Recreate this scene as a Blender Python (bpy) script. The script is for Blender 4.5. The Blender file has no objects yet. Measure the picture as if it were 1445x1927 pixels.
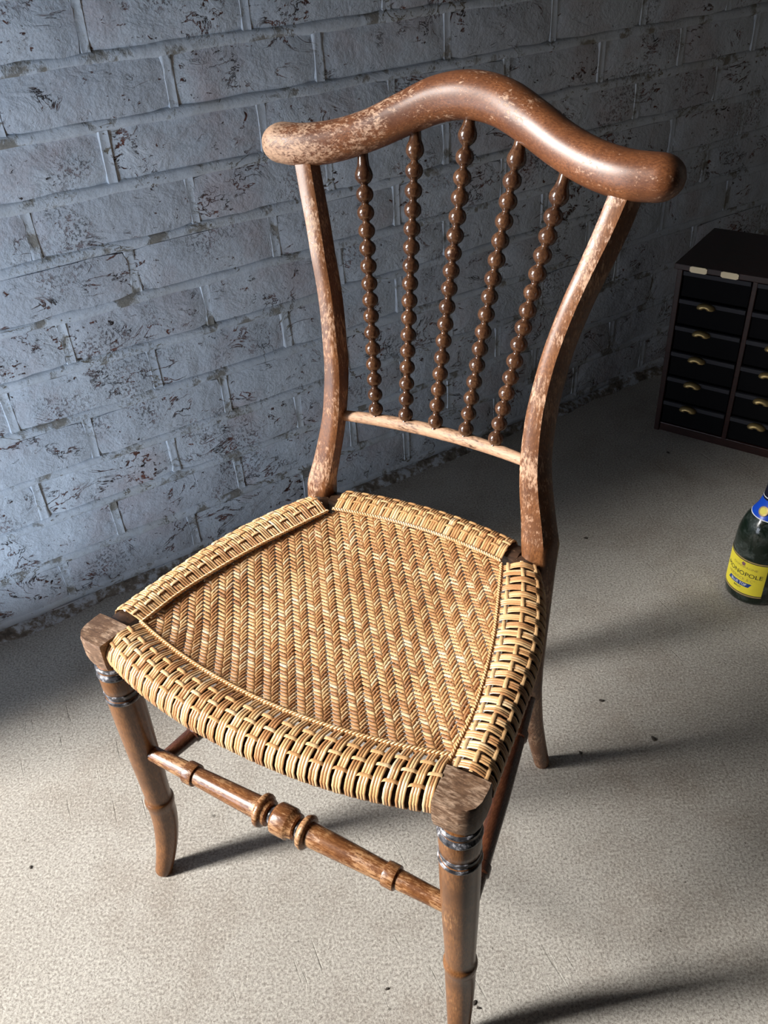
import bpy, math, random
from mathutils import Vector, Matrix, noise

# ------------------------------------------------------------------ camera, world, light
W, H = 1445, 1927
F_PX, PITCH, ROLL, CAM_H = 1630.0, 0.6301, -0.0655, 1.0328
scene = bpy.context.scene
fw = Vector((0, math.cos(PITCH), -math.sin(PITCH)))
rt0 = Vector((1, 0, 0))
up0 = rt0.cross(fw)
RT = rt0 * math.cos(ROLL) + up0 * math.sin(ROLL)
UP = up0 * math.cos(ROLL) - rt0 * math.sin(ROLL)
cam_data = bpy.data.cameras.new('camera')
cam = bpy.data.objects.new('camera', cam_data)
scene.collection.objects.link(cam)
cam.matrix_world = Matrix(((RT.x, UP.x, -fw.x, 0), (RT.y, UP.y, -fw.y, 0), (RT.z, UP.z, -fw.z, CAM_H), (0, 0, 0, 1)))
cam_data.sensor_fit = 'HORIZONTAL'
cam_data.sensor_width = 36.0
cam_data.lens = 36.0 * F_PX / W
cam_data.clip_start = 0.02
scene.camera = cam

vs = scene.view_settings
vs.view_transform = 'Standard'
vs.look = 'None'
vs.gamma = 1.0
vs.use_curve_mapping = False
vs.exposure = 0.0

world = bpy.data.worlds.new('world')
scene.world = world
world.use_nodes = True
bg = world.node_tree.nodes['Background']
bg.inputs[0].default_value = (0.55, 0.68, 0.9, 1)
bg.inputs[1].default_value = 0.25

# wall frame: s runs along the brick wall, t is the distance into the room from it
WY, WD = 0.5358, 1.3071
wt = Vector((math.cos(WY), math.sin(WY), 0))
wn = Vector((-math.sin(WY), math.cos(WY), 0))
def st(s, t, z):
    return wt * s + wn * (WD - t) + Vector((0, 0, z))

def area(name, pos, target, sx, sy, power, col):
    d = bpy.data.lights.new(name, 'AREA')
    d.shape = 'RECTANGLE'; d.size = sx; d.size_y = sy; d.energy = power; d.color = col
    o = bpy.data.objects.new(name, d)
    scene.collection.objects.link(o)
    o.location = pos
    o.rotation_euler = (Vector(target) - Vector(pos)).to_track_quat('-Z', 'Y').to_euler()
    return o
# daylight coming in by the open doorway in the left wall (two patches of sky)
area('daylight_doorway', st(-2.20, -0.28, 1.70), st(0.3, 0.6, 0.35), 0.42, 1.5, 318, (1.0, 0.968, 0.925))
area('daylight_yard', st(-1.30, 0.40, 0.32), st(0.6, 0.4, 0.6), 0.50, 0.5, 8, (0.80, 0.86, 1.0))
area('daylight_sky', st(-2.2, 2.0, 0.27), st(0.3, 0.0, 0.7), 1.2, 0.45, 128, (0.62, 0.79, 1.0))

# ------------------------------------------------------------------ helpers
COL = scene.collection
rnd = random.Random(7)

class MB:
    def __init__(self):
        self.v = []; self.f = []; self.c = []
    def add(self, vs_, fs_, col=None):
        n = len(self.v)
        self.v.extend([tuple(x) for x in vs_])
        self.f.extend([tuple(i + n for i in f) for f in fs_])
        self.c.extend([col or (1, 1, 1, 1)] * len(vs_))
    def loft(self, rings, cap=True, col=None):
        m = len(rings[0]); vs_ = [p for r in rings for p in r]; fs_ = []
        for i in range(len(rings) - 1):
            for j in range(m):
                k = (j + 1) % m
                fs_.append((i * m + j, i * m + k, (i + 1) * m + k, (i + 1) * m + j))
        if cap:
            fs_.append(tuple(range(m - 1, -1, -1)))
            fs_.append(tuple((len(rings) - 1) * m + j for j in range(m)))
        self.add(vs_, fs_, col)
    def tube(self, pts, ru, rv=None, sides=8, side=None, cap=True, col=None):
        """tube along pts; ru/rv radii (number or list); side = reference direction for ru"""
        pts = [Vector(p) for p in pts]; n = len(pts); rings = []
        for i, p in enumerate(pts):
            t = (pts[min(i + 1, n - 1)] - pts[max(i - 1, 0)])
            if t.length < 1e-9: t = Vector((0, 0, 1))
            t.normalize()
            ref = Vector(side) if side is not None else (Vector((1, 0, 0)) if abs(t.x) < .9 else Vector((0, 1, 0)))
            a = ref - t * ref.dot(t)
            if a.length < 1e-6: a = t.orthogonal()
            a.normalize(); b = t.cross(a)
            x = ru[i] if isinstance(ru, (list, tuple)) else ru
            y = x if rv is None else (rv[i] if isinstance(rv, (list, tuple)) else rv)
            rings.append([p + a * (math.cos(2 * math.pi * j / sides) * x) + b * (math.sin(2 * math.pi * j / sides) * y) for j in range(sides)])
        self.loft(rings, cap, col)
    def box(self, lo, hi, col=None):
        x0, y0, z0 = lo; x1, y1, z1 = hi
        self.add([(x0, y0, z0), (x1, y0, z0), (x1, y1, z0), (x0, y1, z0), (x0, y0, z1), (x1, y0, z1), (x1, y1, z1), (x0, y1, z1)],
                 [(3, 2, 1, 0), (4, 5, 6, 7), (0, 1, 5, 4), (1, 2, 6, 5), (2, 3, 7, 6), (3, 0, 4, 7)], col)
    def mesh(self, name, mat, smooth=None, color=False):
        me = bpy.data.meshes.new(name)
        me.from_pydata(self.v, [], self.f)
        if color:
            at = me.color_attributes.new('tone', 'FLOAT_COLOR', 'POINT')
            flat = [x for c in self.c for x in c]
            at.data.foreach_set('color', flat)
        me.update()
        if smooth is not None:
            me.shade_smooth()
            if smooth < 179: me.set_sharp_from_angle(angle=math.radians(smooth))
        if mat: me.materials.append(mat)
        return me
    def build(self, name, mat, parent=None, smooth=None, color=False):
        return link(name, self.mesh(name, mat, smooth, color), parent)

def link(name, me, parent=None):
    o = bpy.data.objects.new(name, me)
    COL.objects.link(o)
    if parent: o.parent = parent
    return o
def empty(name, loc, rz=0):
    o = bpy.data.objects.new(name, None); COL.objects.link(o)
    o.location = loc; o.rotation_euler = (0, 0, rz); o.empty_display_size = .05
    return o
def tag(o, label=None, cat=None, group=None, kind=None):
    if label: o['label'] = label
    if cat: o['category'] = cat
    if group: o['group'] = group
    if kind: o['kind'] = kind
    return o
def bevel(o, w, seg=2):
    m = o.modifiers.new('bevel', 'BEVEL'); m.width = w; m.segments = seg; m.limit_method = 'ANGLE'; m.angle_limit = math.radians(40)
    return o
def interp(x, xs, ys):
    if x <= xs[0]: return ys[0]
    for i in range(len(xs) - 1):
        if x <= xs[i + 1]:
            t = (x - xs[i]) / (xs[i + 1] - xs[i]); return ys[i] + t * (ys[i + 1] - ys[i])
    return ys[-1]
def smooth_interp(x, xs, ys):
    n = len(xs)
    x = min(max(x, xs[0]), xs[-1])
    i = 0
    while i < n - 2 and x > xs[i + 1]: i += 1
    def m(k):
        a, b = max(k - 1, 0), min(k + 1, n - 1)
        return (ys[b] - ys[a]) / (xs[b] - xs[a])
    h = xs[i + 1] - xs[i]; t = (x - xs[i]) / h
    return ((2*t**3 - 3*t**2 + 1) * ys[i] + (t**3 - 2*t**2 + t) * h * m(i) + (-2*t**3 + 3*t**2) * ys[i+1] + (t**3 - t**2) * h * m(i+1))

# ------------------------------------------------------------------ materials
class NT:
    def __init__(self, name):
        self.m = bpy.data.materials.new(name); self.m.use_nodes = True
        self.t = self.m.node_tree; self.b = self.t.nodes['Principled BSDF']
    def n(self, typ, **kw):
        x = self.t.nodes.new(typ)
        for k, v in kw.items():
            if k in x.inputs.keys(): x.inputs[k].default_value = v
            else: setattr(x, k, v)
        return x
    def l(self, a, b): self.t.links.new(a, b)
    def coord(self, kind='Object', scale=(1, 1, 1), rot=(0, 0, 0)):
        if kind == 'Position': c = self.n('ShaderNodeNewGeometry').outputs['Position']
        else: c = self.n('ShaderNodeTexCoord').outputs[kind]
        mp = self.n('ShaderNodeMapping'); mp.inputs['Scale'].default_value = scale; mp.inputs['Rotation'].default_value = rot
        self.l(c, mp.inputs['Vector']); return mp.outputs[0]
    def noise(self, vec, scale, detail=4, rough=.55, dist=0.0):
        x = self.n('ShaderNodeTexNoise'); x.inputs['Scale'].default_value = scale; x.inputs['Detail'].default_value = detail
        x.inputs['Roughness'].default_value = rough; x.inputs['Distortion'].default_value = dist
        self.l(vec, x.inputs['Vector']); return x.outputs[0]
    def vor(self, vec, scale, feature='F1'):
        x = self.n('ShaderNodeTexVoronoi'); x.feature = feature; x.inputs['Scale'].default_value = scale
        self.l(vec, x.inputs['Vector']); return x.outputs['Distance']
    def ramp(self, fac, stops, interp_='LINEAR'):
        x = self.n('ShaderNodeValToRGB'); r = x.color_ramp; r.interpolation = interp_
        while len(r.elements) < len(stops): r.elements.new(.5)
        for e, (p, c) in zip(r.elements, stops):
            e.position = p; e.color = c if isinstance(c, tuple) else (c, c, c, 1)
        self.l(fac, x.inputs[0]); return x.outputs[0]
    def math(self, op, a, b=None, c=None):
        x = self.n('ShaderNodeMath'); x.operation = op
        for i, q in enumerate((a, b, c)):
            if q is None: continue
            if isinstance(q, (int, float)): x.inputs[i].default_value = q
            else: self.l(q, x.inputs[i])
        return x.outputs[0]
    def mix(self, fac, a, b, blend='MIX'):
        x = self.n('ShaderNodeMix'); x.data_type = 'RGBA'; x.blend_type = blend
        for i, q in ((0, fac), (6, a), (7, b)):
            if isinstance(q, (int, float)): x.inputs[i].default_value = q
            elif isinstance(q, tuple): x.inputs[i].default_value = q
            else: self.l(q, x.inputs[i])
        return x.outputs[2]
    def bump(self, h, strength=.3, dist=.001, prev=None):
        x = self.n('ShaderNodeBump'); x.inputs['Strength'].default_value = strength; x.inputs['Distance'].default_value = dist
        self.l(h, x.inputs['Height'])
        if prev is not None: self.l(prev, x.inputs['Normal'])
        return x.outputs[0]
    def out(self, color=None, rough=None, normal=None, **kw):
        for k, q in (('Base Color', color), ('Roughness', rough), ('Normal', normal)):
            if q is None: continue
            if isinstance(q, (int, float)): self.b.inputs[k].default_value = q
            elif isinstance(q, tuple): self.b.inputs[k].default_value = q
            else: self.l(q, self.b.inputs[k])
        for k, v in kw.items(): self.b.inputs[k.replace('_', ' ')].default_value = v
        return self.m

def plain(name, col, rough=.5, metal=0.0, spec=.5):
    t = NT(name); return t.out((*col, 1), rough, Metallic=metal, Specular_IOR_Level=spec)

def wood(name, dark, mid, pale, wear, grain=(90, 90, 9), rough=.3, axis_wear=None, dirt=0.35, flake=1.0):
    """varnished wood; wear = how much is rubbed through to pale wood (about 0..1)"""
    t = NT(name)
    g = t.coord('Object', grain); o = t.coord('Object')
    fine = t.noise(g, 6, 7, .7)
    base = t.ramp(fine, [(.34, (*dark, 1)), (.60, (*mid, 1))])
    blot = t.noise(o, 26, 5, .65)
    base = t.mix(t.ramp(blot, [(.40, 0.0), (.66, .8)]), base, (*dark, 1))
    gf = t.coord('Object', tuple(x * flake for x in grain))
    w1 = t.noise(gf, 3.0, 12, .78, .3)
    w2 = t.noise(o, 24, 4, .6)
    val = t.math('ADD', t.math('MULTIPLY', w1, .75), t.math('MULTIPLY', w2, .45))
    if axis_wear:
        ax, lo, hi, amt = axis_wear
        sep = t.n('ShaderNodeSeparateXYZ'); t.l(t.n('ShaderNodeTexCoord').outputs['Object'], sep.inputs[0])
        mr = t.n('ShaderNodeMapRange'); mr.inputs['From Min'].default_value = lo; mr.inputs['From Max'].default_value = hi
        mr.inputs['To Min'].default_value = amt; mr.inputs['To Max'].default_value = 0.0
        t.l(sep.outputs[ax], mr.inputs['Value'])
        val = t.math('ADD', val, mr.outputs[0])
    th = .76 - wear * .25
    mask = t.ramp(val, [(th, 0.0), (th + .03, .45), (th + .10, 1.0)])
    palec = t.mix(t.ramp(fine, [(.35, 0.0), (.65, 1.0)]), (*[x * .62 for x in pale], 1), (*pale, 1))
    col = t.mix(mask, base, palec)
    pit = t.ramp(t.noise(gf, 9, 6, .7), [(.30, 1.0), (.36, 0.0)])
    col = t.mix(t.math('MULTIPLY', pit, dirt), col, (.018, .010, .007, 1))
    # a few bright nicks through the varnish
    nick = t.ramp(t.noise(t.coord('Object', tuple(x * 1.7 * flake for x in grain)), 7, 5, .6), [(.675, 0.0), (.70, 1.0)])
    col = t.mix(t.math('MULTIPLY', nick, .8), col, (*[min(x * 1.35, .8) for x in pale], 1))
    r = t.math('ADD', t.math('MULTIPLY', mask, .20), t.math('ADD', t.math('MULTIPLY', fine, .18), rough - .08))
    hgt = t.math('SUBTRACT', t.math('MULTIPLY', fine, .4), t.math('MULTIPLY', mask, .5))
    return t.out(col, r, t.bump(hgt, .22, .0005), Specular_IOR_Level=.55)

M = {}
M['crest'] = wood('worn_crest_wood', (.072, .024, .010), (.185, .068, .025), (.52, .33, .215), .33, (55, 95, 95), .38, (0, -.02, .17, .19), .55)
M['post'] = wood('worn_post_wood', (.080, .029, .011), (.225, .090, .031), (.55, .34, .215), .54, (120, 120, 32), .36)
M['leg'] = wood('leg_wood', (.090, .035, .012), (.235, .100, .034), (.38, .20, .088), .24, (110, 110, 22), .30)
M['stretcher'] = wood('stretcher_wood', (.085, .030, .011), (.235, .100, .035), (.47, .26, .12), .56, (24, 90, 90), .25)
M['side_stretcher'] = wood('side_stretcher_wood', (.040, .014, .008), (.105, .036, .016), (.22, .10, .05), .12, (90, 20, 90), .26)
M['rail_pale'] = wood('rubbed_rail_wood', (.03, .014, .009), (.30, .15, .075), (.52, .32, .20), 1.0, (24, 90, 90), .40, None, .95)
M['bead'] = wood('bead_wood', (.030, .013, .008), (.105, .048, .022), (.24, .12, .055), .22, (70, 70, 40), .17)
M['block'] = wood('bare_block_wood', (.07, .036, .020), (.21, .12, .068), (.40, .27, .18), .62, (26, 80, 80), .5, None, .8)
M['rail'] = wood('dark_rail_wood', (.022, .012, .007), (.08, .04, .022), (.30, .19, .11), .2, (18, 70, 70), .4)

def ring_paint():
    t = NT('blackened_ring')
    o = t.coord('Object')
    n1 = t.noise(o, 120, 5, .65)
    col = t.ramp(n1, [(.40, (.018, .018, .021, 1)), (.53, (.07, .07, .078, 1)), (.62, (.40, .40, .43, 1))])
    return t.out(col, .28, t.bump(n1, .3, .0006))
M['ring'] = ring_paint()

def cane():
    t = NT('cane_strand')
    a = t.n('ShaderNodeAttribute'); a.attribute_name = 'tone'
    sep = t.n('ShaderNodeSeparateColor'); t.l(a.outputs['Color'], sep.inputs[0])
    o = t.coord('Object')
    patch = t.noise(o, 34, 4, .6)
    v = t.math('ADD', t.math('MULTIPLY', sep.outputs[0], .62), t.math('MULTIPLY', patch, .5))
    col = t.ramp(v, [(.20, (.27, .105, .038, 1)), (.42, (.46, .210, .080, 1)), (.60, (.60, .325, .135, 1)), (.78, (.71, .455, .225, 1)), (.95, (.80, .62, .42, 1))])
    # greyed, weathered stretches
    grey = t.ramp(t.noise(o, 60, 5, .7), [(.56, 0.0), (.70, .75)])
    col = t.mix(t.math('MULTIPLY', grey, sep.outputs[2]), col, (.42, .29, .20, 1))
    fib = t.noise(t.coord('Object', (1, 1, 1)), 900, 2, .5)
    col = t.mix(.10, col, t.ramp(fib, [(.35, (.12, .05, .02, 1)), (.6, (.9, .7, .4, 1))]))
    return t.out(col, .36, t.bump(fib, .12, .0003), Specular_IOR_Level=.5)
M['cane'] = cane()

def paint_nodes(t, is_mortar):
    p = t.coord('Position')
    ps = t.coord('Position', (1, 1, 1.6), (.0, .0, .3))
    big = t.noise(p, 5.5, 3, .5)
    med = t.noise(p, 26, 4, .6)
    tone = t.mix(t.ramp(t.noise(p, 9, 5, .6), [(.3, 0.0), (.7, 1.0)]), (.47, .515, .575, 1), (.60, .64, .69, 1))
    # thin paint where the brick's pink shows through
    thin = t.ramp(t.noise(p, 7.5, 5, .65), [(.50, 0.0), (.70, .62)])
    tone = t.mix(thin, tone, (.43, .35, .355, 1) if not is_mortar else (.42, .41, .39, 1))
    # creases: ridged noise, only in some patches
    r1 = t.noise(ps, 13, 6, .62, 1.1)
    ridge = t.math('ABSOLUTE', t.math('SUBTRACT', r1, .5))
    zone = t.noise(p, 9.0, 3, .5)
    zone2 = t.noise(t.coord('Position', (1, 1, 1), (.5, .2, .1)), 13.0, 2, .5)
    crease = t.math('MULTIPLY', t.ramp(ridge, [(.004, 1.0), (.014, 0.0)]), t.ramp(zone2, [(.53, 0.0), (.59, 1.0)]))
    # flaked chips
    fl = t.noise(t.coord('Position', (1, 1, 1.5)), 75, 7, .68, .6)
    chipzone = t.ramp(zone, [(.50, 0.0), (.72, .12)])
    chip = t.ramp(t.math('ADD', fl, chipzone), [(.65, 0.0), (.675, 1.0)])
    mask = t.math('MAXIMUM', crease, chip)
    stip = t.math('MULTIPLY', t.ramp(t.noise(p, 210, 4, .65), [(.52, 0.0), (.60, .7)]), t.ramp(t.noise(t.coord('Position', (1, 1, 1), (.3, .9, .4)), 8.5, 3, .55), [(.55, 0.0), (.66, 1.0)]))
    mask = t.math('MAXIMUM', mask, stip)
    if is_mortar:
        bare = t.ramp(t.math('ADD', t.noise(p, 16, 5, .65), t.math('MULTIPLY', med, .25)), [(.675, 0.0), (.75, .85)])
        mask = t.math('MAXIMUM', mask, bare)
        under = t.mix(t.noise(p, 200, 2, .5), (.10, .085, .062, 1), (.26, .23, .18, 1))
    else:
        under = t.mix(t.ramp(t.noise(p, 40, 3, .6), [(.40, 0.0), (.62, 1.0)]), (.025, .018, .016, 1), (.17, .062, .042, 1))
    if not is_mortar:
        oi = t.n('ShaderNodeObjectInfo').outputs['Random']
        tone = t.mix(t.ramp(oi, [(.0, 0.0), (.5, .12), (1.0, .45)]), tone, (.40, .41, .45, 1))
    col = t.mix(mask, tone, under)
    grain = t.noise(p, 160, 4, .6)
    hgt = t.math('ADD', t.math('MULTIPLY', r1, .9), t.math('ADD', t.math('MULTIPLY', med, 1.0), t.math('MULTIPLY', grain, .22)))
    hgt = t.math('SUBTRACT', hgt, t.math('MULTIPLY', mask, .45))
    return col, hgt
def brick_mat():
    t = NT('painted_brick'); c, h = paint_nodes(t, False)
    return t.out(c, .62, t.bump(h, .7, .006), Specular_IOR_Level=.3)
def mortar_mat():
    t = NT('painted_mortar'); c, h = paint_nodes(t, True)
    return t.out(c, .75, t.bump(h, .5, .005), Specular_IOR_Level=.25)
M['brick'] = brick_mat(); M['mortar'] = mortar_mat()
def grime():
    t = NT('crumbling_mortar'); p = t.coord('Position')
    n1 = t.noise(p, 45, 6, .7)
    col = t.ramp(n1, [(.34, (.07, .058, .046, 1)), (.48, (.19, .16, .13, 1)), (.58, (.48, .51, .55, 1))])
    return t.out(col, .85, t.bump(n1, .8, .004))
M['grime'] = grime()

def concrete():
    t = NT('concrete')
    p = t.coord('Position')
    stain = t.noise(p, 1.9, 4, .55)
    base = t.mix(t.ramp(stain, [(.35, 0.0), (.68, 1.0)]), (.37, .345, .305, 1), (.48, .455, .41, 1))
    brown = t.ramp(t.noise(p, 4.2, 6, .7), [(.48, 0.0), (.68, .75)])
    base = t.mix(brown, base, (.27, .23, .19, 1))
    sp = t.noise(p, 300, 8, .78)
    base = t.mix(t.ramp(sp, [(.38, .85), (.52, 0.0)]), base, (.15, .13, .11, 1))
    base = t.mix(t.ramp(sp, [(.53, 0.0), (.66, .65)]), base, (.72, .68, .60, 1))
    pits = t.ramp(t.noise(p, 120, 2, .5), [(.24, 1.0), (.27, 0.0)])
    base = t.mix(t.math('MULTIPLY', pits, .7), base, (.06, .05, .04, 1))
    # trowel scratches, all one way
    rot_ = t.coord('Position', (1, 1, 1), (0, 0, math.radians(68.5)))
    mp_ = t.n('ShaderNodeMapping'); mp_.inputs['Scale'].default_value = (3.0, 55, 1); t.l(rot_, mp_.inputs['Vector']); sc = mp_.outputs[0]
    s1 = t.noise(sc, 3.0, 3, .6, .2)
    scr = t.math('MULTIPLY', t.ramp(s1, [(.28, 1.0), (.35, 0.0)]), t.ramp(t.noise(t.coord('Position', (1, 1, 1), (0, 0, .9)), 2.3, 2, .5), [(.52, 0.0), (.62, 1.0)]))
    base = t.mix(t.math('MULTIPLY', scr, .35), base, (.10, .085, .07, 1))
    h = t.math('ADD', t.math('MULTIPLY', sp, 1.0), t.math('ADD', t.math('MULTIPLY', t.noise(p, 130, 3, .6), .45), t.math('MULTIPLY', t.noise(p, 12, 3, .5), .5)))
    h = t.math('SUBTRACT', h, t.math('MULTIPLY', scr, .8))
    return t.out(base, .78, t.bump(h, .7, .0022), Specular_IOR_Level=.25)
M['concrete'] = concrete()

def plaster():
    t = NT('dull_plaster'); p = t.coord('Position')
    return t.out(t.ramp(t.noise(p, 4, 4, .6), [(.3, (.11, .105, .10, 1)), (.7, (.17, .165, .155, 1))]), .85)
M['plaster'] = plaster()
M['cab'] = wood('dark_cabinet_wood', (.018, .006, .005), (.045, .013, .010), (.12, .04, .03), .0, (10, 70, 70), .4)
M['drawer'] = plain('black_drawer_front', (.006, .006, .007), .7, 0, .08)
M['lip'] = plain('grey_drawer_lip', (.045, .045, .052), .6, 0, .2)
M['brass'] = plain('dull_brass', (.55, .40, .17), .42, .75)
M['brass2'] = plain('pale_brass', (.72, .62, .42), .35, .6)
def glass():
    t = NT('dusty_green_glass'); o = t.coord('Object')
    d = t.ramp(t.noise(o, 38, 6, .7, .6), [(.46, 0.0), (.74, .45)])
    col = t.mix(d, (.006, .013, .008, 1), (.16, .19, .18, 1))
    return t.out(col, t.math('ADD', t.math('MULTIPLY', d, .8), .10), None, Specular_IOR_Level=.6)
M['glass'] = glass()
def paper(name, c, r=.5):
    t = NT(name); o = t.coord('Object')
    return t.out(t.mix(t.ramp(t.noise(o, 60, 4, .6), [(.35, 0.0), (.75, .22)]), (*c, 1), (*[x * .6 for x in c], 1)), r)
M['yellow'] = paper('yellow_label', (.78, .66, .045))
M['gold'] = plain('gold_band', (.62, .46, .20), .35, .6)
M['ink'] = plain('black_ink', (.03, .03, .02), .5)
M['goldink'] = plain('gold_ink', (.42, .33, .06), .5)
M['blue'] = plain('blue_foil', (.008, .07, .55), .3)
M['navy'] = plain('navy_ink', (.015, .05, .22), .5)
M['white'] = plain('white_ink', (.85, .86, .88), .5)
M['foil'] = plain('dark_foil', (.012, .014, .03), .35, .3)
M['crumb'] = plain('dark_crumb', (.035, .028, .022), .9)

# ------------------------------------------------------------------ the room
SL, SR = -.45, 2.7           # the brick wall runs between these
g = MB()
g.add([st(-4.5, -3.0, 0), st(SR, -.25, 0), st(SR, 2.9, 0), st(-4.5, 2.9, 0)], [(0, 1, 2, 3)])
fl = g.build('floor', M['concrete']); tag(fl, kind='structure')
if fl.data.polygons[0].normal.z < 0: fl.data.flip_normals()

g = MB(); g.box((SL, .0055, -.02), (SR, .24, 2.5))
wall = g.build('wall_back', M['mortar']); wall.location = wn * WD; wall.rotation_euler = (0, 0, WY)
tag(wall, kind='structure')

# bricks: each its own part, meshes shared between alike ones
def brick_mesh(i, L=.2295, Hh=.0715, dep=.05):
    r = random.Random(100 + i)
    nx, nz = 9, 4
    off = Vector((r.uniform(0, 50), r.uniform(0, 50), 0))
    vs_, fs_ = [], []
    def P(ix, iz):
        x = -L / 2 + L * ix / nx; z = -Hh / 2 + Hh * iz / nz
        ex = min(ix, nx - ix); ez = min(iz, nz - iz)
        y = .0
        q = Vector((x * 22, z * 30, 0)) + off
        y += noise.noise(q) * .0022 + noise.noise(q * 2.3) * .0012
        edge = 0
        if ex == 0 or ez == 0: y += .0028
        if ex == 0: x += noise.noise(q * 3) * .0022
        if ez == 0: z += noise.noise(q * 1.7 + Vector((9, 0, 0))) * .0022
        if ex == 0 and ez == 0:
            x -= math.copysign(.003, x); z -= math.copysign(.003, z); y += .0015
        return (x, y, z)
    for iz in range(nz + 1):
        for ix in range(nx + 1): vs_.append(P(ix, iz))
    w_ = nx + 1
    for iz in range(nz):
        for ix in range(nx):
            fs_.append((iz * w_ + ix, iz * w_ + ix + 1, (iz + 1) * w_ + ix + 1, (iz + 1) * w_ + ix))
    border = [ix for ix in range(w_)] + [iz * w_ + nx for iz in range(1, nz + 1)] + [nz * w_ + ix for ix in range(nx - 1, -1, -1)] + [iz * w_ for iz in range(nz - 1, 0, -1)]
    b0 = len(vs_)
    for q in border: vs_.append((vs_[q][0], dep, vs_[q][2]))
    m = len(border)
    for k in range(m):
        fs_.append((border[(k + 1) % m], border[k], b0 + k, b0 + (k + 1) % m))
    b = MB(); b.add(vs_, fs_)
    return b.mesh('brick', M['brick'], 55)
brick_meshes = [brick_mesh(i) for i in range(14)]
EVEN = [.117, .359, .603, .844, 1.085, 1.318, 1.537, 1.758]
ODD = [-.010, .229, .470, .718, .955, 1.19, 1.42, 1.66]
def joints(lst):
    a = list(lst)
    while a[0] > SL: a.insert(0, a[0] - .2407)
    while a[-1] < SR - .1: a.append(a[-1] + .2407)
    a[0] = SL
    return a
Z0, CO = .0231, .0836
PERP = []
for k in range(-1, 14):
    js = joints(EVEN if k % 2 == 0 else ODD)
    dz = rnd.uniform(-.002, .002)
    js = [j + rnd.uniform(-.004, .004) for j in js]
    PERP.append((k, dz, js))
    for a, b in zip(js[:-1], js[1:]):
        if b - a < .05: continue
        o = link('brick', brick_meshes[rnd.randrange(14)], wall)
        o.location = ((a + b) / 2, rnd.uniform(-.0015, .0015), Z0 + CO * (k + .5) + dz + rnd.uniform(-.0012, .0012))
        o.rotation_euler = (rnd.uniform(-.012, .012), rnd.uniform(-.006, .006), rnd.uniform(-.006, .006))
        o.scale = ((b - a - rnd.uniform(.010, .0135)) / .2295, 1, 1 + rnd.uniform(-.03, .02))
# pointing: smooth, slightly proud beads of painted mortar over the joints
g = MB()
def bead(at, n_, hw0, pr0, amp=1.0):
    """at(i, a, y): point of ring i, a across the joint, y outward"""
    rings = []
    for i in range(n_ + 1):
        c = at(i, 0, 0); q = Vector((c[0] * 8, c[2] * 8, 4.0))
        pr = pr0 + amp * (.0016 * noise.noise(q) + .0009 * noise.noise(q * 3.7))
        hw = hw0 * (1 + .28 * noise.noise(q * 1.9 + Vector((7, 0, 0))))
        sh = .0018 * noise.noise(q * 1.3 + Vector((0, 11, 0)))
        e = False
        rings.append([at(i, a * hw + sh, .006 if e else y) for a, y in ((-1.5, .006), (-1.15, .0016), (-.6, pr * .8), (0, pr), (.6, pr * .8), (1.15, .0016), (1.5, .006))])
    g.loft(rings, cap=False)
for k, dz, js in PERP:
    zb = Z0 + CO * k + dz * .5
    n_ = int((SR - SL) / .012)
    bead(lambda i, a, y: (SL + .012 * i, y, zb + a), n_, .0066, -.0003)
    for j in js[1:-1]:
        bead(lambda i, a, y: (j + a, y, zb + CO * i / 6), 6, .0058, .0026, .45)
g.build('mortar_joints', M['mortar'], wall, 70)
# ragged mortar and dirt along the foot of the wall
g = MB(); rings = []
x = SL
while x < SR:
    a = .012 + .010 * noise.noise(Vector((x * 9, 0, 0))) + .006 * noise.noise(Vector((x * 31, 3, 0)))
    h = .018 + .010 * noise.noise(Vector((x * 7, 9, 0))) + .007 * noise.noise(Vector((x * 26, 5, 0)))
    a = max(a, .003); h = max(h, .004)
    rings.append([(x, .02, -.004), (x, -a * 1.5, -.004), (x, -a, h * .35), (x, -a * .4, h * .8), (x, .02, h)])
    x += .02
g.loft(rings)
o = g.build('mortar_fillet', M['grime'], wall, 60)

def slab(name, a, b, t0, t1, z0, z1, mat):
    """axis aligned box in the wall frame, s a..b, t t0..t1"""
    g = MB(); g.box((a, -t1, z0), (b, -t0, z1))
    o = g.build(name, mat); o.location = wn * WD; o.rotation_euler = (0, 0, WY)
    return tag(o, kind='structure')
# left wall with the open doorway the daylight comes through
JT = .11
g = MB()
g.box((SL - .2, -JT, 0), (SL, .24, 2.5))
g.box((SL - .2, -.76, 2.05), (SL, -JT, 2.5))
g.box((SL - .2, -2.9, 0), (SL, -.76, 2.5))
o = g.build('wall_left', M['plaster']); o.location = wn * WD; o.rotation_euler = (0, 0, WY); tag(o, kind='structure')
slab('added_sill_1', SL - .17, SL - .03, JT, .76, 0, .12, M['plaster'])      # unseen sill, added to keep low light off the floor by the wall
slab('wall_right', SR, SR + .2, -.24, 2.9, 0, 2.5, M['plaster'])
slab('wall_front', SL - .2, SR + .2, 2.9, 3.1, 0, 2.5, M['plaster'])
slab('ceiling', SL - .2, SR + .2, -.24, 3.1, 2.5, 2.6, M['plaster'])

# ------------------------------------------------------------------ the chair
CX, CY, YAW, CW = -.2997, .6666, -.5678, .4125
chair = empty('side_chair', (CX, CY, 0), YAW)
tag(chair, 'worn brown wooden side chair with woven cane seat and bead-turned spindles', 'chair')
MIDU = CW / 2

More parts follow.
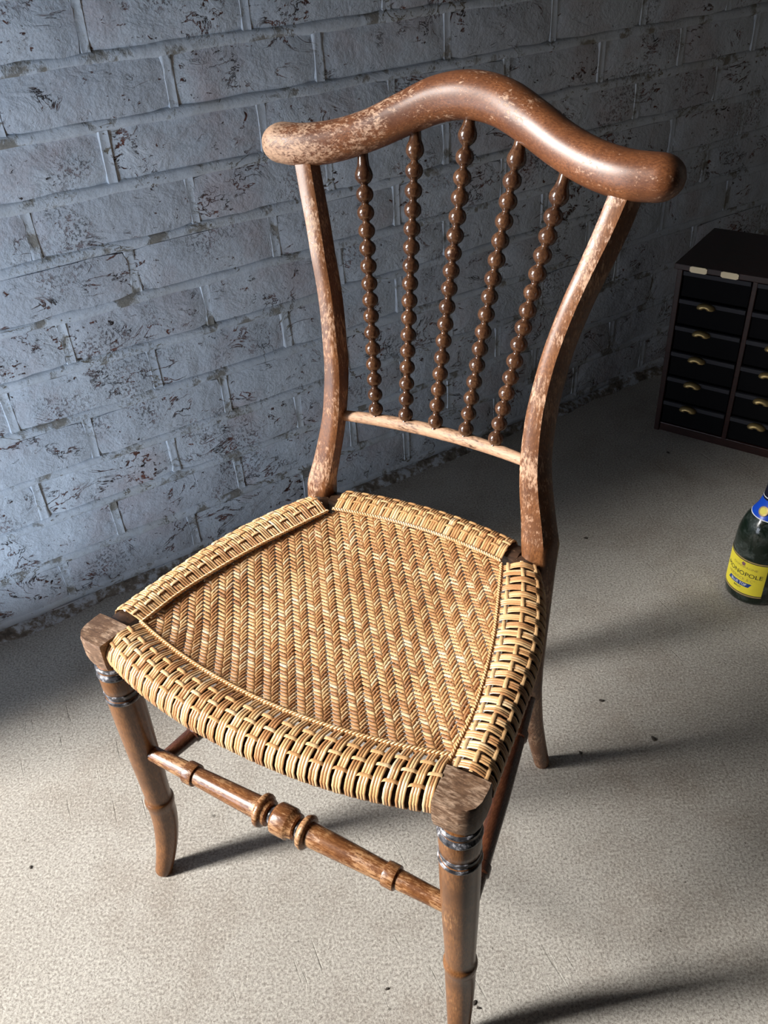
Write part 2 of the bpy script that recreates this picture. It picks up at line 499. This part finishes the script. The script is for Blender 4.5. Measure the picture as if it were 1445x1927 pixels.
# back posts: foot to crest in one bent piece
PZ = [.43, .46, .49, .52, .55, .58, .61, .64, .67, .70, .73, .76, .79, .815]
PAo = [.1467, .1402, .1341, .1297, .1284, .1289, .1323, .1366, .1433, .1516, .1610, .1700, .1775, .1835]
PV = [.3066, .3143, .3197, .3252, .3307, .3362, .3413, .3476, .3546, .3613, .3707, .3795, .3868, .393]
PB = [.0193, .0174, .0165, .0154, .0149, .0145, .0142, .0140, .0143, .0147, .0152, .0155, .0151, .0148]
PC = [.0277, .0255, .0245, .0240, .0250, .0258, .0262, .0262, .0258, .0255, .0248, .0230, .0215, .0210]
PR = [.50, .50, .45, .43, .40, .35, .29, .27, .24, .22, .20, .25, .32, .35]
LZ = [0, .012, .05, .09, .13, .17, .21, .25, .30, .35, .395]
LV = [.3665, .3640, .3525, .3400, .3285, .3190, .3125, .3110, .3140, .3180, .3205]
LU = [.1545, .1540, .1525, .1515, .1505, .1500, .1495, .1490, .1485, .1478, .1470]
LB = [.0098, .0112, .0118, .0124, .0130, .0137, .0143, .0150, .0160, .0172, .0186]
def post(sgn):
    g = MB(); rings = []
    for z, v, a, b in zip(LZ, LV, LU, LB):
        ring = []
        for j in range(14):
            th = math.radians(225 + 360 * j / 14)
            ring.append((a + b * math.cos(th) * 1.0, v + b * 1.0 * math.sin(th), z))
        rings.append(ring)
    N = 40
    for i in range(N + 1):
        z = PZ[0] + (PZ[-1] - PZ[0]) * i / N
        a, v, b, c, rr = (smooth_interp(z, PZ, q) for q in (PAo, PV, PB, PC, PR))
        poly = [(-.93*b, .10*c), (-.72*b, .015*c), (-.35*b, -.02*c), (rr*b - .003, -.012*c), (rr*b, 0), (rr*b*.35 + .65*b, .40*c), (b, .66*c),
                (.98*b, .84*c), (.72*b, c), (.2*b, 1.02*c), (-.4*b, 1.02*c), (-.85*b, .97*c), (-b, .75*c), (-b, .38*c)]
        rings.append([(a + x, v + y, z) for x, y in poly])
    rings = [[(MIDU + sgn * x, y, z) for x, y, z in r] for r in rings]
    if sgn < 0: rings = [list(reversed(r)) for r in rings]
    g.loft(rings)
    return g.build('back_post', M['post'], chair, 38)
for s_ in (-1, 1): post(s_)

# crest rail
AK = [0, .035, .07, .105, .14, .175, .205, .235]
KZ = [.8564, .8512, .8372, .8221, .8118, .8068, .8071, .8088]
KV = [.4436, .4420, .4345, .4225, .4101, .4016, .3999, .4007]
KH = [.0225, .0223, .0212, .0205, .0210, .0214, .0207, .0186]
def sym(tab, a):
    xs = [-x for x in AK[:0:-1]] + AK; ys = tab[:0:-1] + tab
    return smooth_interp(a, xs, ys)
g = MB(); rings = []; A_ = .2282; NN = 110
for i in range(NN + 1):
    q = -1 + 2 * i / NN
    a = A_ * math.sin(q * math.pi / 2) * .35 + A_ * q * .65
    e = max(0, (abs(a) - (A_ - .022)) / .022); capf = max(math.sqrt(max(0, 1 - e * e)), .05)
    z, v, h = sym(KZ, a), sym(KV, a), sym(KH, a) * capf
    dzda = (sym(KZ, a + .002) - sym(KZ, a - .002)) / .004
    L_ = math.hypot(1, dzda); nx, nz = -dzda / L_, 1 / L_
    d = .0222 * capf
    ring = []
    for j in range(28):
        th = 2 * math.pi * j / 28
        sx, cx = math.sin(th), math.cos(th)
        sx = math.copysign(abs(sx) ** .9, sx); cx = math.copysign(abs(cx) ** .9, cx)
        ring.append((MIDU + a + nx * h * sx, v + d * cx, z + nz * h * sx))
    rings.append(ring)
g.loft(rings)
g.build('crest_rail', M['crest'], chair, 70)

# lower back rail, slightly bowed
g = MB(); pts = []; ru = []
for i in range(25):
    q = -1 + 2 * i / 24
    pts.append((MIDU + q * .129, .3385 + .0165 * (1 - q * q), .5185))
    ru.append(.0058 + .0020 * (1 - q * q))
g.tube(pts, ru, [x * 1.02 for x in ru], 14, side=(0, 1, 0))
g.build('lower_back_rail', M['rail_pale'], chair, 70)

# bead-turned spindles
SPZ = [[.7957, .779, .7603, .7425, .7246, .7069, .6887, .6708, .6535, .6361, .6184, .6005, .5834, .5661, .5487, .5316],
       [.8184, .8042, .7846, .7659, .7476, .7293, .7109, .6925, .6745, .6566, .6387, .6206, .6032, .5851, .5671, .5494, .5317],
       [.8342, .8208, .8012, .7826, .764, .7461, .7282, .7111, .6937, .6758, .6572, .6393, .6216, .6036, .5858, .5682, .5503, .532]]
SPU = [(.07041, .04165, .03464), (.03869, .01526, .01964), (0, 0, 0)]
SPV = [(.11021, .09335, .27033), (.09525, .14336, .25178), (.14608, .08077, .27108)]
pv_ = lambda c, z: (c[0] * z + c[1]) * z + c[2]
def spindle(kind, sgn):
    zs = SPZ[kind]; cu, cv = SPU[kind], SPV[kind]
    top, beads = zs[0], zs[1:]
    prof = []          # (z, r)
    prof += [(top + .014, .0058), (top + .004, .0057), (top - .002, .0059)]
    b0 = beads[0]
    for dz, r in ((.0085, .0068), (.006, .0080), (.003, .0093), (0, .0099), (-.003, .0095), (-.0055, .0082), (-.0075, .0064)): prof.append((b0 + dz, r))
    for i in range(1, len(beads)):
        R = .0097 - .0010 * i / (len(beads) - 1)
        zc = beads[i]; gap = (beads[i - 1] - zc)
        prof.append((zc + gap / 2, .0037))
        for ph in (64, 50, 34, 17, 0, -17, -34, -50, -64):
            prof.append((zc + R * .91 * math.sin(math.radians(ph)), R * math.cos(math.radians(ph)) ** .95))
    prof.append((beads[-1] - .0088, .0045))
    prof = [p for i, p in enumerate(prof)]
    prof.sort(key=lambda p: -p[0])
    pts = [(MIDU + sgn * pv_(cu, z), pv_(cv, z), z) for z, r in prof]
    g = MB(); rings = []
    for (x, y, z), (zz, r) in zip(pts, prof):
        du = sgn * (2 * cu[0] * z + cu[1]); dv = 2 * cv[0] * z + cv[1]
        t = Vector((du, dv, 1)).normalized(); a = Vector((1, 0, 0)); a = (a - t * a.dot(t)).normalized(); b = t.cross(a)
        rings.append([Vector((x, y, z)) + a * (r * math.cos(2 * math.pi * j / 18)) - b * (r * math.sin(2 * math.pi * j / 18)) for j in range(18)])
    g.loft(rings)
    g.build('spindle', M['bead'], chair, 60)
for kind, sgn in ((0, -1), (1, -1), (2, 1), (1, 1), (0, 1)): spindle(kind, sgn)

# front legs, turned, with the foot swept forward
def front_leg(u0, sgn):
    prof = [(.392, .0150), (.385, .0150), (.3795, .0160), (.3745, .0180), (.372, .0190), (.3695, .0190), (.3675, .0160), (.366, .0175), (.364, .0193), (.358, .0196), (.345, .0196), (.336, .0192), (.3335, .0168), (.331, .0165),
            (.329, .0185), (.3275, .0195), (.324, .0197), (.32, .0196), (.29, .0194), (.25, .0186), (.21, .0176), (.17, .0164), (.145, .0157), (.138, .0157), (.1365, .0170), (.135, .0178), (.132, .0180), (.128, .0178),
            (.123, .0168), (.119, .0164), (.105, .0162), (.09, .0158), (.075, .0152), (.06, .0145), (.045, .0136), (.03, .0126), (.018, .0118), (.009, .0113), (.003, .0108), (.0, .0095)]
    g = MB(); pts = []
    for z, r in prof:
        k = max(0, (.115 - z) / .115)
        pts.append((u0 + sgn * .008 * k ** 1.8, -.0235 * k ** 1.9, z))
    g.tube(pts, [r for z, r in prof], None, 24, side=(1, 0, 0))
    leg = g.build('front_leg', M['leg'], chair, 50)
    for zc in (.3685, .3305):
        c = MB()
        pr = [(zc + .0075, .0180), (zc + .0062, .0196), (zc + .0045, .0200), (zc + .0025, .0188), (zc - .0005, .0184), (zc - .0025, .0190), (zc - .004, .0204), (zc - .0065, .0208), (zc - .0085, .0199)]
        c.tube([(u0, 0, z) for z, r in pr], [r for z, r in pr], None, 24, side=(1, 0, 0))
        c.build('collar_ring', M['ring'], leg, 60)
    return leg
front_leg(0, -1); front_leg(CW, 1)

# corner blocks over the front legs
def block(u0, sgn):
    out = [(-.0215, .0170), (-.010, .0175), (.010, .0180), (.0215, .0178), (.0226, .010), (.0227, -.004), (.0205, -.012), (.0145, -.0182), (.006, -.0205), (-.004, -.0212), (-.0165, -.0210)]
    g = MB()
    lo = [(u0 + sgn * x * .93, y * .93, .384) for x, y in out]
    mid = [(u0 + sgn * x, y, .392) for x, y in out]
    hi = [(u0 + sgn * x, y, .4165) for x, y in out]
    tp = [(u0 + sgn * x * .965, y * .965, .4195) for x, y in out]
    r = [lo, mid, hi, tp]
    if sgn > 0: r = [list(reversed(q)) for q in r]
    g.loft(r)
    g.build('corner_block', M['block'], chair, 40)
block(0, -1); block(CW, 1)

# stretchers
def front_stretcher():
    z = .2288
    prof = [(.008, .0088), (.03, .0092), (.0690, .0102), (.0695, .0128), (.0705, .0131), (.0815, .0131), (.0825, .0128), (.0826, .0104), (.12, .0116), (.168, .0128), (.1715, .0132), (.1725, .0165), (.1745, .0186), (.1775, .0190), (.1800, .0182), (.1815, .0155), (.1855, .0145), (.1865, .0092), (.1925, .0092), (.1930, .0145), (.1955, .0172), (.1970, .0176)]
    full = prof + [(.2125, .0176), (.2140, .0172), (.2165, .0150), (.2210, .0142), (.2220, .0092), (.2265, .0092), (.2275, .0140), (.2295, .0175), (.2335, .0190), (.2355, .0186), (.2370, .0165), (.2375, .0133)] + [(.2445, .0131)] + [(CW - x, r) for x, r in reversed(prof[:9])]
    g = MB(); g.tube([(x, 0, z) for x, r in full], [r for x, r in full], None, 22, side=(0, 0, 1))
    o = g.build('front_stretcher', M['stretcher'], chair, 45)
    for a, b in ((.1862, .1928), (.2222, .2272)):
        c = MB(); c.tube([(a, 0, z), (a + .001, 0, z), (b - .001, 0, z), (b, 0, z)], [.0096, .0105, .0105, .0096], None, 20, side=(0, 0, 1))
        c.build('stretcher_groove', M['ring'], o, 60)
front_stretcher()
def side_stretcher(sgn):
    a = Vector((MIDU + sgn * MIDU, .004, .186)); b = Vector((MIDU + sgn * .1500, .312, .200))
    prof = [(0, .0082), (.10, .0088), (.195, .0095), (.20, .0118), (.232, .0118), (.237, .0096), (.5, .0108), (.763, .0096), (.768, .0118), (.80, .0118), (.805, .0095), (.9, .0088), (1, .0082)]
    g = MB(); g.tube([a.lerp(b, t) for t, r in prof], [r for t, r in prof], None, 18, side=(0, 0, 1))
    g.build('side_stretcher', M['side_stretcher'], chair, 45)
side_stretcher(-1); side_stretcher(1)

# ---- woven seat
# outlines in plan, symmetric about the chair's middle (x from the middle)
OUT_SIDE = [(.016, .2290), (.0336, .2265), (.1016, .2175), (.173, .2070), (.2263, .1925), (.2753, .1720), (.305, .1550)]   # v, half width
IN_SIDE = [(.016, .1852), (.034, .1835), (.083, .1790), (.1304, .1690), (.184, .1540), (.2475, .1310), (.292, .1140)]
def out_side(v): return smooth_interp(v, [p[0] for p in OUT_SIDE], [p[1] for p in OUT_SIDE])
def in_side(v): return smooth_interp(v, [p[0] for p in IN_SIDE], [p[1] for p in IN_SIDE])
def out_front(x): return -.0475 + .030 * (abs(x) / .19) ** 2.2
def in_front(x): return .0035 + .0265 * (abs(x) / .18) ** 2.0
def out_back(x): return .3520 - .0135 * (abs(x) / .112) ** 2.0
def in_back(x): return .3065 - .0125 * (abs(x) / .112) ** 2.0
SEAT = MIDU

def side_path(rail, t):
    """inner and outer points of the wrap number t (0..1) on a rail, chair coords (u, v)"""
    if rail == 'front':
        x = -.190 + .380 * t
        return (SEAT + x * .973, in_front(x * .973)), (SEAT + x, out_front(x))
    if rail == 'back':
        x = -.112 + .224 * t
        return (SEAT + x, in_back(x)), (SEAT + x * 1.02, out_back(x))
    s = -1 if rail == 'left' else 1
    v0 = .032 if rail == 'left' else .0195
    vi = v0 + (.288 - v0) * t; vo = v0 + (.304 - v0) * t
    return (SEAT + s * in_side(vi), vi), (SEAT + s * out_side(vo), vo)

# wooden seat rails inside the wrapping
def seat_rail(rail):
    g = MB(); rings = []
    for i in range(25):
        t = -.06 + 1.12 * i / 24
        I, O_ = side_path(rail, t)
        I = Vector((*I, 0)); O_ = Vector((*O_, 0)); d = (O_ - I)
        P = lambda k, z: tuple(I + d * k + Vector((0, 0, z)))
        rings.append([P(.22, .4125), P(.45, .4160), P(.75, .4145), P(.92, .4075), P(.95, .395), P(.80, .388), P(.22, .388)])
    g.loft(rings)
    g.build('seat_rail', M['rail'], chair, 40)
for r_ in ('front', 'back', 'left', 'right'): seat_rail(r_)

def tone(lo=0.0, hi=1.0, grey=.0):
    return (rnd.uniform(lo, hi), 0, rnd.random() * grey, 1)

# centre panel: three-over three-under twill, diagonal bands
PU, PVV = .00335, .00440
def panel_z(u, v):
    x = abs(u - SEAT)
    lim_side = in_side(min(max(v, .03), .292)) - x
    d = min(v - in_front(x), in_back(x) - v, lim_side)
    q = min(max(d / .075, 0), 1); q = q * q * (3 - 2 * q)
    f = min(max((v - in_front(x)) / .035, 0), 1); f = 1 - (1 - f) ** 2
    return .4118 - .0085 * q - .0050 * f
def wave(ph):
    """height factor -1..1 for a phase in 0..6: up on 0..3, down on 3..6, with steep crossings"""
    ph = ph % 6
    def st_(x): x = min(max(x, 0), 1); return x * x * (3 - 2 * x)
    if ph < 3: e = min(ph + .5, 3 - ph + .5) 
    else: e = -min(ph - 3 + .5, 6 - ph + .5)
    return max(-1, min(1, e / 1.0)) if abs(e) < 1 else math.copysign(1, e)
g = MB()
AMP = .00105
nwarp = int(.380 / PU); nweft = int(.315 / PVV)
U0, V0 = SEAT - .1895, -.002
def inside_v(x):
    """v range of the panel at offset x from the middle"""
    lo = in_front(x) - .004; hi = in_back(min(abs(x), .112)) + .004
    ax = abs(x)
    if ax > .112:
        # limited by the slanting side rail
        a, b = .034, .292
        if ax >= .1835: return None
        for _ in range(30):
            m_ = (a + b) / 2
            if in_side(m_) > ax: a = m_
            else: b = m_
        hi = a + .003
    return (lo, hi) if hi - lo > .008 else None
for i in range(nwarp):
    u = U0 + PU * i + rnd.uniform(-.00025, .00025)
    rng = inside_v(u - SEAT)
    if not rng: continue
    pts = []
    v = rng[0]
    c = tone(0, 1, 1)
    wob = rnd.uniform(0, 40)
    while v <= rng[1]:
        j = (v - V0) / PVV
        h = wave(i + j - .5 + .5)
        pts.append((u + .0003 * noise.noise(Vector((wob, v * 60, 0))), v, panel_z(u, v) + AMP * h))
        v += PVV * .34
    g.tube(pts, .00140, .00085, 6, side=(1, 0, 0), col=c)
for j in range(nweft):
    v = V0 + PVV * j + rnd.uniform(-.0003, .0003)
    # u extent at this v
    if v < .034:
        xs = [x * .001 for x in range(0, 185)]
        ok = [x for x in xs if in_front(x) - .004 <= v]
        if not ok: continue
        half = min(max(ok), in_side(.034)); lo_x = 0
        half = half + .003
    elif v <= .292: half = in_side(v) + .003
    else:
        ok = [x * .001 for x in range(0, 113) if in_back(x * .001) + .004 >= v]
        if not ok: continue
        half = max(ok)
    c = tone(0, 1, 1); pts = []; wob = rnd.uniform(0, 40)
    u = SEAT - half
    while u <= SEAT + half:
        i = (u - U0) / PU
        h = -wave(i + j)
        pts.append((u, v + .0003 * noise.noise(Vector((wob, u * 60, 0))), panel_z(u, v) + AMP * h))
        u += PU * .34
    if len(pts) > 3: g.tube(pts, .00172, .00085, 6, side=(0, 1, 0), col=c)
o = g.build('woven_seat_panel', M['cane'], chair, 80, color=True); tag(o, 'honey cane woven in a three-over-three herringbone twill', kind='stuff')

# wrapped borders with cross strands and a twined inner edge
def border(rail, count, rows, wgaps):
    g = MB()
    g0, g1 = wgaps if isinstance(wgaps, tuple) else (wgaps, wgaps)
    wgap = (g0 + g1) / 2
    Ts = []
    for i in range(count):
        grp = i // 3
        # pull the strands of each group of three together, leaving a gap between groups
        ctr = (grp * 3 + 1.5) / count
        t = ctr + ((i + .5) / count - ctr) * (1 - (g0 + (g1 - g0) * ctr ** 2) - rnd.uniform(0, .05))
        Ts.append(t + rnd.uniform(-.0006, .0006))
    prof = [(-.03, .4118), (.06, .4135), (.16, .4156), (.30, .4180), (.46, .4194), (.62, .4190), (.78, .4165), (.91, .4112), (.985, .4035), (.975, .3950), (.88, .3880), (.70, .3862)]
    crossk = rows
    def pt(t, k, z):
        I, O_ = side_path(rail, t)
        return Vector((I[0] + (O_[0] - I[0]) * k, I[1] + (O_[1] - I[1]) * k, z))
    def zprof(k): return interp(k, [p[0] for p in prof[:9]], [p[1] for p in prof[:9]])
    I0, O0 = side_path(rail, .48); I1, O1 = side_path(rail, .52)
    along = Vector((I1[0] - I0[0], I1[1] - I0[1], 0)).normalized()
    width = (Vector(side_path(rail, 1)[0]) - Vector(side_path(rail, 0)[0])).length
    width2 = (Vector(side_path(rail, 1)[1]) - Vector(side_path(rail, 0)[1])).length
    pitch = (width + width2) / 2 / count
    hw = min(pitch * .5 * (1 - g0 * .55 - (g1 - g0) * .3), .0019)
    for i, t in enumerate(Ts):
        pts = []
        ks = sorted(set([p[0] for p in prof[:9]] + [q + d for q in crossk for d in (-.05, 0, .05)]))
        for k in ks:
            z = zprof(k)
            for ri, q in enumerate(crossk):
                if abs(k - q) < .051:
                    over = ((i + 3 * ri) % 6) < 3
                    z += (-.0005 if over else .0006)
            pts.append(pt(t, k, z))
        for k, z in prof[9:]: pts.append(pt(t, k, z))
        lift = rnd.uniform(-.0003, .0003)
        pts = [p + Vector((0, 0, lift)) for p in pts]
        g.tube(pts, hw, .00095, 6, side=along, col=tone(.15, .95, .55))
    # longitudinal cross strands
    for ri, q in enumerate(crossk):
        pts = []; m = count * 2
        c = tone(.45, .95, .1)
        for s in range(m + 1):
            x = s / 2 - .5
            t = (x + .5) / count
            over = ((math.floor(x + .5) + 3 * ri) % 6)
            ph = (x + 3 * ri) % 6
            e = min(ph + .5, 3 - ph - .5) if ph < 2.75 or ph > 5.5 else -1
            ph2 = (x + 3 * ri - 1) % 6
            dcen = min(ph2, 6 - ph2)        # distance from middle of the over-span
            h = 1 if dcen < 1.3 else (-1 if dcen > 1.9 else 1 - (dcen - 1.3) / .3)
            pts.append(pt(min(max(t, .0), 1.0), q, zprof(q) + .0001 + .00120 * h))
        side = Vector(side_path(rail, .5)[1]) - Vector(side_path(rail, .5)[0])
        g.tube(pts, .0019, .0006, 6, side=(side[0], side[1], 0), col=c)
    # twined pair along the inner edge
    for ph0 in (0, math.pi):
        pts = []
        m = count * 4
        for s in range(m + 1):
            t = s / m; a = ph0 + s / 4 * math.pi
            p = pt(t, -.015 + .022 * math.cos(a), .4136 + .0012 * math.sin(a))
            pts.append(p)
        g.tube(pts, .0011, None, 5, side=(0, 0, 1), col=tone(.55, 1, .6))
    o = g.build('cane_border', M['cane'], chair, 80, color=True)
    tag(o, kind='stuff')
border('left', 84, (.30, .52, .76), .10)
border('right', 75, (.16, .50, .82), .26)
border('back', 66, (.30, .52, .74), .08)
border('front', 102, (.32, .56, .80), (.12, .34))

# ------------------------------------------------------------------ drawer cabinet in the dark corner
P0 = Vector((.6190, 1.6665, 0))
cab = empty('drawer_cabinet', P0, math.atan2(-.159, .208))
tag(cab, 'dark wooden bank of small drawers with brass pulls against the brick wall', 'cabinet')
CWD, CDP, CHT, CT = .305, .235, .372, .011
def part(name, lo, hi, mat, parent=cab, bev=.0015):
    g = MB(); g.box(lo, hi); o = g.build(name, mat, parent); bevel(o, bev); return o
part('side_panel', (0, 0, 0), (CT, CDP, CHT), M['cab']); part('side_panel', (CWD - CT, 0, 0), (CWD, CDP, CHT), M['cab'])
part('back_panel', (CT, CDP - .008, .0), (CWD - CT, CDP, CHT), M['cab'])
part('top_board', (-.006, -.004, CHT), (CWD + .006, CDP, CHT + .012), M['cab'])
part('base_board', (CT, .004, 0), (CWD - CT, CDP - .008, .020), M['cab'])
part('divider', (CWD / 2 - .005, .001, .020), (CWD / 2 + .005, CDP - .01, CHT), M['cab'])
def scoop(parent, x, z):
    """half-oval brass scoop pull"""
    g = MB(); rings = []
    for i in range(9):
        a = math.pi * i / 8
        rings.append([(x + .0175 * math.cos(a) * q, -.001 - .012 * d_, z - .0040 + .0095 * math.sin(a) * q) for q, d_ in ((1, 0), (.98, .5), (.80, .9), (.55, 1.0), (.3, .9))])
    vs_ = [p for r in rings for p in r]; fs_ = []
    for i in range(8):
        for j in range(4): fs_.append((i * 5 + j, i * 5 + j + 1, (i + 1) * 5 + j + 1, (i + 1) * 5 + j))
    g.add(vs_, fs_); o = g.build('scoop_pull', M['brass'], parent, 70)
    m = o.modifiers.new('solid', 'SOLIDIFY'); m.thickness = .0012
NR = 6; RH = (CHT - .020) / NR
for c in range(2):
    x0 = CT + .002 + c * (CWD / 2 - CT + .003); x1 = x0 + CWD / 2 - CT - .009
    for r in range(NR):
        z0 = .022 + r * RH; z1 = z0 + RH - .004
        d = part('drawer', (x0, .006, z0), (x1, CDP - .02, z1), M['drawer'], cab, .001)
        g = MB(); g.box((x0, -.001, z1 - .009), (x1, .006, z1)); bevel(g.build('drawer_lip', M['lip'], d), .001)
        if r < NR - 1:
            scoop(d, (x0 + x1) / 2 - .01, z1 - .0055)
for x in (.043, .104):
    g = MB(); pl = [(-.017, -.004), (-.013, -.006), (.013, -.006), (.017, -.004), (.017, .004), (.013, .006), (-.013, .006), (-.017, .004)]
    g.loft([[(x + a, -.0048, CHT + .006 + b) for a, b in pl], [(x + a, -.0070, CHT + .006 + b) for a, b in pl]])
    g.build('brass_plate', M['brass2'], cab)

# ------------------------------------------------------------------ champagne bottle
BX, BY = .630, 1.115
bot = empty('champagne_bottle', (BX, BY, 0))
tag(bot, 'dusty dark green champagne bottle with yellow label and blue neck band on the floor', 'bottle')
face = math.atan2(-BY, -BX)              # towards the camera
BP = [(0, .034), (.0015, .0405), (.005, .0440), (.012, .0455), (.03, .0456), (.09, .0456), (.115, .0452), (.132, .0435), (.145, .0405), (.155, .0370), (.165, .0318), (.175, .0262), (.185, .0218), (.198, .0182), (.215, .0162), (.24, .0150), (.275, .0145)]
def rad(z): return interp(z, [p[0] for p in BP], [p[1] for p in BP])
def lathe(name, prof, mat, parent, seg=48, smooth=50, a0=None, a1=None):
    g = MB()
    if a0 is None:
        g.loft([[(r * math.cos(2 * math.pi * j / seg), r * math.sin(2 * math.pi * j / seg), z) for j in range(seg)] for z, r in prof])
    else:
        vs_ = []; fs_ = []
        for z, r in prof:
            for j in range(seg + 1):
                a = a0 + (a1 - a0) * j / seg; vs_.append((r * math.cos(a), r * math.sin(a), z))
        w_ = seg + 1
        for i in range(len(prof) - 1):
            for j in range(seg): fs_.append((i * w_ + j, i * w_ + j + 1, (i + 1) * w_ + j + 1, (i + 1) * w_ + j))
        g.add(vs_, fs_)
    return g.build(name, mat, parent, smooth)
lathe('glass_body', BP, M['glass'], bot)
lathe('neck_foil', [(.196, rad(.196) + .0004), (.215, .0168), (.24, .0156), (.27, .0152), (.275, .0172), (.285, .0178), (.296, .0165), (.300, .012), (.3005, .004)], M['foil'], bot)
TC = face - math.radians(28)             # middle of the label text
la, lb = TC - math.radians(74), TC + math.radians(50)
lab_z0, lab_z1 = .0235, .0905
lbl = lathe('front_label', [(lab_z0, .0459), (lab_z1, .0459)], M['yellow'], bot, 40, 50, la, lb)
for z0, z1, m in ((lab_z0 - .0030, lab_z0 - .0005, 'gold'), (lab_z0 - .0005, lab_z0 + .0010, 'ink'), (lab_z1 - .0010, lab_z1 + .0005, 'ink'), (lab_z1 + .0005, lab_z1 + .0028, 'gold')):
    lathe('label_border', [(z0, .0460), (z1, .0460)], M[m], lbl, 40, 50, la, lb)
def bent_text(txt, zc, size, ang, mat, parent, name, r=.0462, spacing=1.0, width=None, arc=0.0, shear=0.0):
    cu = bpy.data.curves.new('t', 'FONT'); cu.body = txt; cu.size = size; cu.align_x = 'CENTER'; cu.align_y = 'CENTER'; cu.space_character = spacing; cu.shear = shear
    cu.resolution_u = 3
    to = bpy.data.objects.new('t', cu); COL.objects.link(to)
    dg = bpy.context.evaluated_depsgraph_get(); dg.update()
    me = bpy.data.meshes.new_from_object(to.evaluated_get(dg))
    bpy.data.objects.remove(to); bpy.data.curves.remove(cu)
    xs = [v.co.x for v in me.vertices]
    k = 1.0
    if width and xs: k = width / (max(xs) - min(xs))
    for v in me.vertices:
        x, y = v.co.x * k, v.co.y
        a = ang + x / r
        v.co = (r * math.cos(a), r * math.sin(a), zc + y + arc * x * x)
    me.materials.clear(); me.materials.append(mat); me.name = name
    return link(name, me, parent)
bent_text('CHAMPAGNE', .0775, .0062, TC + math.radians(3), M['goldink'], lbl, 'lettering', width=.046)
bent_text('MONOPOLE', .0640, .0118, TC, M['ink'], lbl, 'lettering', width=.0700)
bent_text('HEIDSIECK & C\u00ba', .0535, .0082, TC - math.radians(2), M['goldink'], lbl, 'lettering', width=.052)
# blue slanted banner
g = MB(); vs_ = []; nb = 14
for j in range(nb + 1):
    x = -.021 + .042 * j / nb
    for y in (-.0042, .0042):
        a = TC - math.radians(3) + (x + y * .55) / .0461; vs_.append((.0461 * math.cos(a), .0461 * math.sin(a), .0430 + y))
g.add(vs_, [(2 * j, 2 * j + 2, 2 * j + 3, 2 * j + 1) for j in range(nb)])
bn = g.build('blue_banner', M['navy'], lbl)
bent_text('BLUE TOP', .0430, .0072, TC - math.radians(3), M['white'], lbl, 'lettering', r=.0463, width=.030)
bent_text('BRUT', .0345, .0046, TC - math.radians(3), M['ink'], lbl, 'lettering', width=.014)
# small crest emblem above the words
g = MB(); vs_ = [(0, 0)] + [(.0042 * math.cos(2 * math.pi * j / 10) * (1 if j % 2 else .7), .0048 * math.sin(2 * math.pi * j / 10) * (1 if j % 2 else .75)) for j in range(10)]
g.add([(.0462 * math.cos(TC + x / .0462), .0462 * math.sin(TC + x / .0462), .0835 + y * .9) for x, y in vs_], [(0, j, j % 10 + 1) for j in range(1, 11)])
g.build('label_crest', plain('crest_ink', (.22, .10, .12), .5), lbl)
# blue neck band with round gold seal
nb_ = lathe('neck_band', [(z, rad(z) + .0006) for z in (.168, .175, .185, .193, .199, .204)], M['blue'], bot)
for z in (.1682, .2025):
    lathe('band_edge', [(z - .0006, rad(z) + .0010), (z + .0006, rad(z + .0012) + .0010)], M['white'], nb_)
rs = rad(.182) + .0016
g = MB(); c_ = Vector((rs * math.cos(face - .50), rs * math.sin(face - .50), .181))
no = Vector((math.cos(face - .50), math.sin(face - .50), .55)).normalized(); ax = no.cross(Vector((0, 0, 1))).normalized(); ay = ax.cross(no)
ay = -ay if ay.z < 0 else ay
def disc(r, off): return [c_ + no * off + ax * (r * math.cos(2 * math.pi * j / 20)) + ay * (r * math.sin(2 * math.pi * j / 20)) for j in range(20)]
g.loft([disc(.0085, -.003), disc(.0085, .0006), disc(.0078, .0010)]); sl = g.build('round_seal', M['gold'], nb_, 40)
g = MB(); g.loft([disc(.0058, .0009), disc(.0058, .0013)]); g.build('seal_centre', M['yellow'], sl)

# ------------------------------------------------------------------ crumbs on the floor
def floor_at(px, py):
    d = fw * F_PX + RT * (px - W / 2) - UP * (py - H / 2)
    k = -CAM_H / d.z
    return Vector((d.x * k, d.y * k, 0))
def crumb_mesh(i):
    r = random.Random(i); g = MB(); rings = []
    for z, q in ((-.0004, .8), (.0009, 1.0), (.0019, .6)):
        rings.append([(.0032 * q * math.cos(a) * r.uniform(.8, 1.5), .0022 * q * math.sin(a) * r.uniform(.8, 1.2), z) for a in [2 * math.pi * j / 7 for j in range(7)]])
    g.loft(rings); return g.mesh('floor_crumb', M['crumb'])
for i, (px, py) in enumerate([(1102, 1013), (1131, 1319), (1229, 1391), (1092, 1417), (58, 1632), (729, 1861), (893, 1887), (900, 1897), (1256, 852)]):
    o = link('floor_crumb', crumb_mesh(i)); o.location = floor_at(px, py); o.rotation_euler = (0, 0, rnd.uniform(0, 6))
    k = rnd.uniform(.7, 1.25); o.scale = (k, k, k)
    tag(o, 'tiny dark crumb of debris lying loose on the concrete floor', 'debris', 'crumbs scattered on the concrete floor')
